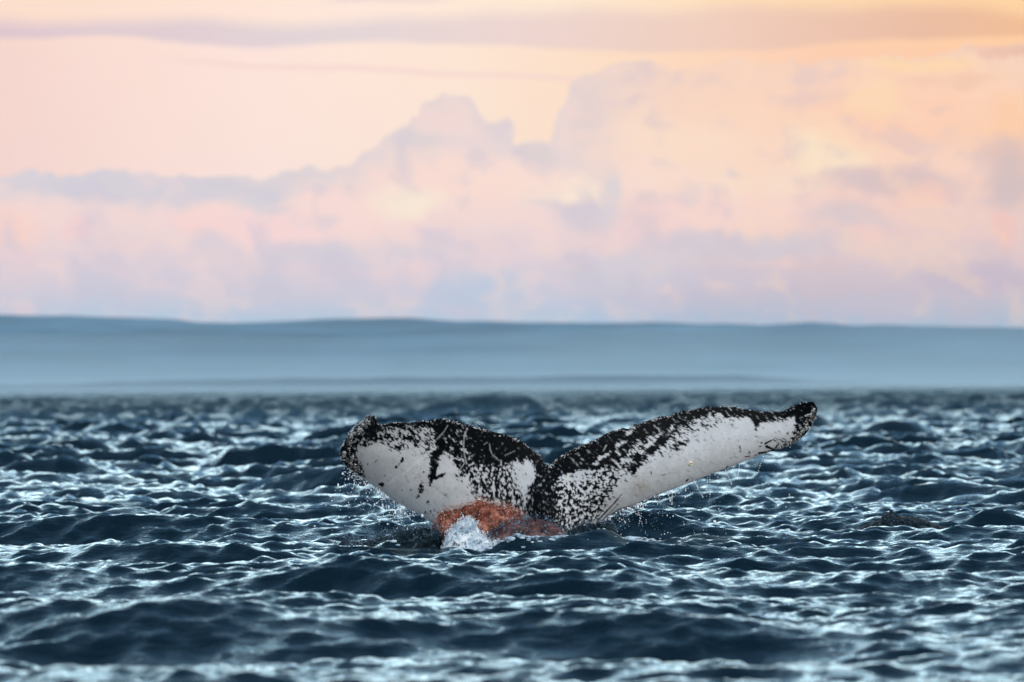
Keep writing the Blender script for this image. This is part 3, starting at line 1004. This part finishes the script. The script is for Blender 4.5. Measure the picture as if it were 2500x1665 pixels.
def drops(name, P_, rad, mat, parent=None, stretch=None, small=False, label=None):
    """P_ (n,3) centres, rad (n,), stretch (n,3) optional axis vectors along which a drop is drawn out"""
    V0, F0 = (OCT_V, OCT_F) if small else (ICO_V, ICO_F)
    n_ = len(P_)
    sc = rad[:, None, None] * gg.uniform(.75, 1.25, (n_, 1, 3))
    V_ = V0[None] * sc
    if stretch is not None:
        L = np.linalg.norm(stretch, axis=1)
        d = stretch / (L[:, None] + 1e-9)
        V_ = V_ + d[:, None, :] * ((V_ @ d[:, :, None])[..., 0] * L[:, None])[..., None]
    V_ = V_ + P_[:, None, :]
    F_ = F0[None] + (np.arange(n_) * len(V0))[:, None, None]
    o = mesh_obj(name, V_.reshape(-1, 3), F_.reshape(-1, 3), mat, parent)
    tag(o, label, kind='stuff')
    return o


def foam_mat(name, cols, scale, rough=.35, transl=0.0, holes=0.0, bump=.02):
    m, t, b = new_mat(name)
    gp = t.n('ShaderNodeNewGeometry').outputs['Position']
    nz = t.noise(gp, scale, 5, .62)
    c = t.ramp(nz, cols)
    t.put(b.inputs['Base Color'], c)
    b.inputs['Roughness'].default_value = rough
    b.inputs['IOR'].default_value = 1.33
    if transl:
        b.inputs['Subsurface Weight'].default_value = transl
        b.inputs['Subsurface Radius'].default_value = (.03, .03, .03)
        b.inputs['Subsurface Scale'].default_value = 1.0
    if holes:
        nh = t.noise(gp, scale * 2.2, 4, .6)
        t.put(b.inputs['Alpha'], t.mrange(nh, holes - .03, holes + .03))
    bn_ = t.n('ShaderNodeBump')
    bn_.inputs['Strength'].default_value = .9
    bn_.inputs['Distance'].default_value = bump
    t.put(bn_.inputs['Height'], t.noise(gp, scale * 1.6, 5, .65))
    t.put(b.inputs['Normal'], bn_.outputs[0])
    return m


m_white = foam_mat('white foam', [(.30, (.08, .15, .21, 1)), (.42, (.42, .56, .66, 1)), (.57, (.84, .91, .95, 1))], 12, holes=.42, bump=.012)
m_foamd = foam_mat('thin foam', [(.3, (.10, .17, .22, 1)), (.5, (.45, .58, .68, 1)), (.65, (.75, .85, .92, 1))], 16)
m_orange = foam_mat('orange froth', [(.30, (.010, .003, .002, 1)), (.43, (.085, .018, .010, 1)), (.54, (.22, .053, .028, 1)), (.67, (.55, .235, .15, 1))], 13, rough=.14, bump=.008)  # dark and pale ends put shadows and highlights into the froth colour
m_brown = foam_mat('brown froth', [(.30, (.020, .010, .010, 1)), (.48, (.085, .035, .030, 1)), (.60, (.20, .10, .095, 1)), (.72, (.42, .30, .30, 1))], 10)
m_grey = foam_mat('dark churned water', [(.40, (.003, .007, .011, 1)), (.58, (.016, .028, .036, 1)), (.74, (.09, .13, .17, 1))], 22, rough=.45)
m_grey.node_tree.nodes['Principled BSDF'].inputs['Specular IOR Level'].default_value = .05
m_drop, t, b = new_mat('water drop')
b.inputs['Base Color'].default_value = (.80, .87, .92, 1)
b.inputs['Roughness'].default_value = .12
b.inputs['IOR'].default_value = 1.33
m_dropo, t, b = new_mat('orange drop')
gp = t.n('ShaderNodeNewGeometry').outputs['Position']
t.put(b.inputs['Base Color'], t.ramp(t.noise(gp, 20, 3, .6), [(.3, (.10, .03, .014, 1)), (.5, (.42, .14, .065, 1)), (.68, (.75, .46, .33, 1))]))
b.inputs['Roughness'].default_value = .15
m_dropg, t, b = new_mat('grey drop')
gp = t.n('ShaderNodeNewGeometry').outputs['Position']
t.put(b.inputs['Base Color'], t.ramp(t.noise(gp, 14, 3, .6), [(.42, (.010, .020, .030, 1)), (.66, (.26, .40, .52, 1))]))
b.inputs['Roughness'].default_value = .6
b.inputs['Specular IOR Level'].default_value = .08


def vnoise3(P_, scale, seed, octs=4, rough=.55):
    """trilinear value noise in 3-D, -1..1"""
    g_ = np.random.default_rng(seed)
    tab = g_.uniform(-1, 1, (32, 32, 32))
    out = np.zeros(len(P_))
    amp, tot = 1.0, 0
    for o_ in range(octs):
        q = P_ * scale * 2 ** o_ + o_ * 7.3
        i = np.floor(q).astype(int)
        f = q - i
        f = f * f * (3 - 2 * f)
        v = 0
        for dx_ in (0, 1):
            for dy_ in (0, 1):
                for dz_ in (0, 1):
                    wgt = (f[:, 0] if dx_ else 1 - f[:, 0]) * (f[:, 1] if dy_ else 1 - f[:, 1]) * (f[:, 2] if dz_ else 1 - f[:, 2])
                    v = v + wgt * tab[(i[:, 0] + dx_) % 32, (i[:, 1] + dy_) % 32, (i[:, 2] + dz_) % 32]
        out += amp * v
        tot += amp
        amp *= rough
    return out / tot


def mound(name, outline, dist, depth, mat, parent, lump, lscale, seed, base_py, nx=150, nv=64, shear=0.0, lean=0.0):
    """a churned ridge of froth whose crest follows the outline (photo pixels) at distance dist; returns object and vertices"""
    ox = np.array([p[0] for p in outline], float)
    oy = np.array([p[1] for p in outline], float)
    u = np.linspace(ox[0], ox[-1], nx)
    crest = np.interp(u, ox, oy)
    Xc, Zc = world_at(u, crest, dist)
    _, Zb = world_at(u, np.full(nx, base_py), dist)
    h = np.maximum(Zc - Zb, .005)
    th = np.linspace(-.15, math.pi + .15, nv)
    endw = np.sqrt(np.clip(np.minimum(u - u[0], u[-1] - u) / (u[-1] - u[0]) * 5, .02, 1))
    V_ = np.zeros((nx, nv, 3))
    V_[..., 0] = Xc[:, None] + shear * np.sin(th)[None, :] * h[:, None]
    V_[..., 1] = dist - np.cos(th)[None, :] * depth * endw[:, None] + lean * np.sin(th)[None, :] * h[:, None]
    V_[..., 2] = Zb[:, None] + np.sin(th)[None, :] * h[:, None]
    P_ = V_.reshape(-1, 3)
    N_ = np.zeros_like(V_)
    N_[..., 1] = -np.cos(th)[None, :]
    N_[..., 2] = np.sin(th)[None, :]
    N_ = N_.reshape(-1, 3)
    d = vnoise3(P_, lscale, seed, 5, .62)
    d2 = vnoise3(P_ + 9.1, lscale * 4.5, seed + 1, 3, .6)
    hh = np.repeat(np.clip(h / .10, .25, 1), nv)
    P_ = P_ + N_ * (np.abs(d) * 1.7 - .45)[:, None] * lump * hh[:, None] + N_ * (d2 * lump * .3 * hh)[:, None]
    P_[:, 0] += vnoise3(P_ + 31, lscale * 2, seed + 2, 3) * lump * .7
    o = mesh_obj(name, P_, grid_faces(nx, nv), mat, parent)
    return o, P_, N_


def empty(name, loc):
    o = bpy.data.objects.new(name, None)
    COL.objects.link(o)
    o.location = loc
    return o


def local(root, *objs):
    """keep world-space meshes in place under a root that stands somewhere else"""
    for o in objs:
        o.parent = root
        o.matrix_parent_inverse = Matrix.Translation(root.location).inverted()


def halo(P_, N_, n_, spread, up, rad, seed, jit=.01):
    g_ = np.random.default_rng(seed)
    k_ = g_.integers(0, len(P_), n_)
    out = np.abs(g_.normal(0, spread, n_))
    Q = P_[k_] + N_[k_] * out[:, None] + g_.normal(0, jit, (n_, 3))
    Q[:, 2] += np.abs(g_.normal(0, up, n_))
    r_ = np.exp(g_.normal(math.log(rad), .42, n_))
    return Q, r_


# the orange plume at the foot of the tail
ORANGE = [(1052, 1292), (1057, 1272), (1066, 1258), (1078, 1248), (1092, 1240), (1110, 1236), (1130, 1231), (1150, 1224), (1168, 1219), (1190, 1222), (1206, 1229), (1220, 1232), (1236, 1231), (1250, 1238),
          (1262, 1247), (1278, 1257), (1290, 1272), (1296, 1290)]
x_, z_ = world_at(1170, 1310, 49.15)
plume = empty('spray_plume', (float(x_), 49.15, float(z_)))
tag(plume, 'orange-brown frothy plume of spray at the foot of the whale tail', 'spray')
ORANGE = [(a, b_ + 4) for a, b_ in ORANGE]
o1, P1, N1 = mound('froth', ORANGE, 49.15, .20, m_orange, None, .034, 7, 5, 1335, nx=170, nv=72)
q, r_ = halo(P1, N1, 5500, .015, .008, .0026, 6)
up_ = N1[:, 2] > .2
q2, r2 = halo(P1[up_], N1[up_], 6000, .016, .022, .0016, 8)
q = np.concatenate([q, q2])
r_ = np.concatenate([r_, r2])
o2 = drops('fine_drops', q, r_, m_dropo, small=True)
q, r_ = halo(P1, N1, 420, .010, .008, .0030, 7)
o3 = drops('bright_drops', q, r_, m_drop)
local(plume, o1, o2, o3)

# the purple-brown shoulder of water to its right
BROWN = [(1180, 1312), (1205, 1285), (1240, 1268), (1275, 1262), (1298, 1259), (1312, 1264), (1326, 1268), (1342, 1272), (1356, 1281), (1368, 1293), (1384, 1308), (1400, 1318)]
x_, z_ = world_at(1300, 1315, 49.0)
shoulder = empty('spray_shoulder', (float(x_), 49.0, float(z_)))
tag(shoulder, 'dull reddish-brown swell of froth right of the orange plume', 'spray')
o1, P1, N1 = mound('froth', BROWN, 49.0, .18, m_brown, None, .035, 5, 15, 1338, nx=150, nv=60)
q, r_ = halo(P1, N1, 2600, .016, .008, .0036, 16)
o2 = drops('fine_drops', q, r_, m_dropg, small=True)
local(shoulder, o1, o2)

# the white breaking splash in front
WHITE = [(1068, 1332), (1073, 1316), (1080, 1303), (1088, 1292), (1097, 1284), (1106, 1275), (1114, 1268), (1121, 1262), (1128, 1259), (1138, 1262), (1148, 1265), (1156, 1272), (1163, 1284), (1172, 1296), (1182, 1306),
         (1196, 1318), (1215, 1322), (1230, 1330)]
WHITE = [(1074 + (a - 1068) * .95, b_ + 5) for a, b_ in WHITE]
x_, z_ = world_at(1130, 1325, 48.75)
splash = empty('splash', (float(x_), 48.75, float(z_)))
tag(splash, 'pale blue-white breaking splash in front of the orange plume', 'splash')
o1, P1, N1 = mound('crest', WHITE, 48.75, .13, m_white, None, .045, 7, 25, 1350, nx=170, nv=64, lean=.25)
q, r_ = halo(P1, N1, 3000, .014, .012, .0020, 26)
st_ = gg.normal(0, 1, (len(q), 3)) * .8
st_[:, 2] += .8
o2 = drops('fine_drops', q, r_, m_drop, small=True, stretch=st_)
# curling fingers of water thrown up along the crest
FV_, FF_ = [], []
off = 0
g = np.random.default_rng(91)
spots = [(g.uniform(1088, 1165), None) for _ in range(46)] + [(g.uniform(1170, 1290), None) for _ in range(26)]
for (fx, _) in spots:
    cy0 = np.interp(fx, [p[0] for p in WHITE], [p[1] for p in WHITE])
    py0 = cy0 + g.uniform(0, 30)
    L_ = g.uniform(.03, .085) * (1.0 if fx < 1180 else .8)
    xx, zz = world_at(fx, py0, 48.63)
    a0 = g.normal(.25, .5)
    bend = g.normal(0, 1.0)
    nseg = 7
    pts = []
    p = np.array([float(xx), 48.63 + g.normal(0, .03), float(zz)])
    for s_ in range(nseg):
        pts.append(p.copy())
        aa = a0 + bend * s_ / nseg
        p = p + np.array([math.sin(aa), -.25, math.cos(aa)]) * L_ / nseg
    r0 = g.uniform(.004, .009)
    for s_, p in enumerate(pts):
        rr_ = r0 * (1 - .75 * s_ / nseg) * g.uniform(.7, 1.3)
        if s_ == nseg - 1:
            rr_ = r0 * .7
        for k_ in range(5):
            an = k_ * 2 * math.pi / 5
            FV_.append(p + np.array([math.cos(an) * rr_, math.sin(an) * rr_, 0]))
    for s_ in range(nseg - 1):
        for k_ in range(5):
            FF_.append((off + s_ * 5 + k_, off + s_ * 5 + (k_ + 1) % 5, off + (s_ + 1) * 5 + (k_ + 1) % 5, off + (s_ + 1) * 5 + k_))
    off += nseg * 5
o3 = mesh_obj('water_fingers', np.array(FV_), np.array(FF_), m_white)
tag(o3, kind='stuff')
local(splash, o1, o2, o3)

# grey churned wave with a fringe of spray, left
GREY = [(812, 1330), (835, 1322), (860, 1318), (885, 1322), (905, 1318), (925, 1309), (945, 1303), (965, 1298), (985, 1296), (1005, 1292), (1025, 1289), (1042, 1284), (1058, 1286), (1075, 1298)]
x_, z_ = world_at(960, 1328, 48.95)
churn = empty('churned_wave', (float(x_), 48.95, float(z_)))
tag(churn, 'dark churned wave with a grey fringe of spray left of the white splash', 'splash')
o1, P1, N1 = mound('crest', GREY, 48.95, .20, m_grey, None, .035, 6, 35, 1352, nx=170, nv=64)
topm = N1[:, 2] > .55
q, r_ = halo(P1[topm], N1[topm], 3400, .026, .018, .0027, 36)
o2 = drops('fine_drops', q, r_, m_dropg, small=True)
local(churn, o1, o2)

# low spray over the foot of the right half
LOWR = [(1372, 1306), (1395, 1290), (1415, 1280), (1440, 1276), (1460, 1272), (1478, 1268), (1490, 1275), (1500, 1290)]
x_, z_ = world_at(1440, 1300, 49.4)
veil = empty('spray_veil', (float(x_), 49.4, float(z_)))
tag(veil, 'thin grey veil of spray under the right half of the tail', 'spray')
o1, P1, N1 = mound('froth', LOWR, 49.4, .14, m_grey, None, .03, 7, 45, 1336, nx=110, nv=50)
q, r_ = halo(P1, N1, 1800, .024, .014, .0026, 46)
o2 = drops('fine_drops', q, r_, m_dropg, small=True)
local(veil, o1, o2)

# turbulent hump on the right
HUMP = [(2085, 1290), (2110, 1281), (2135, 1268), (2150, 1262), (2158, 1254), (2166, 1247), (2180, 1250), (2200, 1256), (2230, 1259), (2262, 1268), (2290, 1280), (2320, 1290)]
x_, z_ = world_at(2200, 1290, 52.8)
hump = empty('churned_wave', (float(x_), 52.8, float(z_)))
tag(hump, 'low dark bubbling hump of water alone on the right side of the sea', 'wave')
o1, P1, N1 = mound('crest', HUMP, 52.8, .28, m_grey, None, .035, 5, 55, 1306, nx=170, nv=60)
topm = N1[:, 2] > .3
q, r_ = halo(P1[topm], N1[topm], 260, .012, .006, .0028, 56)
o2 = drops('fine_drops', q, r_, m_dropg, small=True)
local(hump, o1, o2)


# foam lying on the water
def foam_patch(patches, seed, label, mat=m_foamd):
    g_ = np.random.default_rng(seed)
    PP, RR = [], []
    for (px, d, wx_, wy_, n_) in patches:
        cx0 = (px - 1250) / F * d
        a = cx0 + g_.normal(0, wx_, n_)
        b2 = d + g_.normal(0, wy_, n_)
        keep = vnoise3(np.stack([a, b2, a * 0], 1), 2.6, seed, 3) > -.05
        a, b2 = a[keep], b2[keep]
        PP.append(np.stack([a, b2, sea_height(a, b2) + .002], 1))
        RR.append(np.exp(g_.normal(math.log(.011), .5, len(a))))
    P_ = np.concatenate(PP)
    r_ = np.concatenate(RR)
    V_ = ICO_V[None] * r_[:, None, None] * np.array([1.8, 1.8, .7]) * g_.uniform(.7, 1.3, (len(P_), 1, 3)) + P_[:, None, :]
    F_ = ICO_F[None] + (np.arange(len(P_)) * 12)[:, None, None]
    o = mesh_obj('foam', V_.reshape(-1, 3), F_.reshape(-1, 3), mat)
    tag(o, label, kind='stuff')


foam_patch([(2280, 52.0, .17, .10, 420), (2365, 51.6, .22, .10, 520), (2150, 52.1, .22, .06, 200), (2440, 52.6, .2, .1, 200), (1900, 51.6, .5, .15, 160)], 61, 'white foam patches floating in front of the hump on the right')
foam_patch([(1540, 49.4, .20, .2, 240), (1640, 49.8, .25, .2, 140), (1480, 49.5, .12, .15, 160), (1000, 49.8, .25, .2, 260), (1180, 48.5, .5, .10, 320), (1035, 49.6, .12, .12, 240)], 62, 'bits of foam on the water round the foot of the tail')

# ---- drops falling from the leading edges
g = np.random.default_rng(71)
PP, RR, ST = [], [], []
e_idx = NF - 1
lead = FV[:, e_idx - 2, :]


def rain(s0, s1, n_, fall, sx_, rad, back=.0):
    s_ = g.integers(s0, s1, n_)
    b0 = lead[s_].copy()
    dz = g.exponential(fall, n_)
    b0[:, 2] -= dz
    b0[:, 0] += g.normal(0, sx_, n_) * (0.2 + dz / fall) * .6
    b0[:, 1] += g.normal(0, .06, n_)
    ok = b0[:, 2] > -.05
    PP.append(b0[ok])
    r_ = np.exp(g.normal(math.log(rad * .68), .6, n_))[ok]
    RR.append(r_)
    s3 = np.zeros((ok.sum(), 3))
    s3[:, 2] = np.abs(g.normal(0, .7, ok.sum()))
    ST.append(s3)


def station_at(px):
    return int(np.argmin(np.abs(fpx[:, e_idx] - px) + (np.arange(NS) < NS * .08) * 1e4))


sl0, sl1 = int(NS * .09), station_at(1010)
rain(int(NS * .08), int(NS * .16), 260, .16, .10, .0030)
rain(sl0, sl1, 200, .22, .10, .0030)
rain(sl0, sl1, 260, .03, .03, .0036)
rain(station_at(1500), station_at(1720), 200, .10, .05, .0030)
rain(station_at(1500), station_at(1940), 220, .30, .14, .0031)
rain(station_at(1460), station_at(1640), 200, .02, .02, .0036)
# threads of beads running off the edge
for px in list(g.uniform(1500, 1900, 11)) + list(g.uniform(860, 990, 8)):
    s_ = station_at(px)
    n_ = int(g.integers(5, 14))
    k_ = np.arange(n_)
    b0 = np.repeat(lead[s_][None], n_, 0)
    b0[:, 2] -= k_ * g.uniform(.010, .022) + .006
    b0[:, 0] += k_ * g.normal(0, .0035)
    PP.append(b0)
    RR.append(np.full(n_, .0032) * g.uniform(.7, 1.5, n_))
    s3 = np.zeros((n_, 3))
    s3[:, 2] = g.uniform(.2, 1.0, n_)
    ST.append(s3)
ok = np.concatenate(PP)[:, 2] > -.1
o = drops('water_drops', np.concatenate(PP)[ok], np.concatenate(RR)[ok], m_drop, stretch=np.concatenate(ST)[ok])
tag(o, 'bright water drops falling from the edges of the raised tail')
print('done', round(time.time() - T0, 1), 'tris', sum(len(me.polygons) for me in bpy.data.meshes))
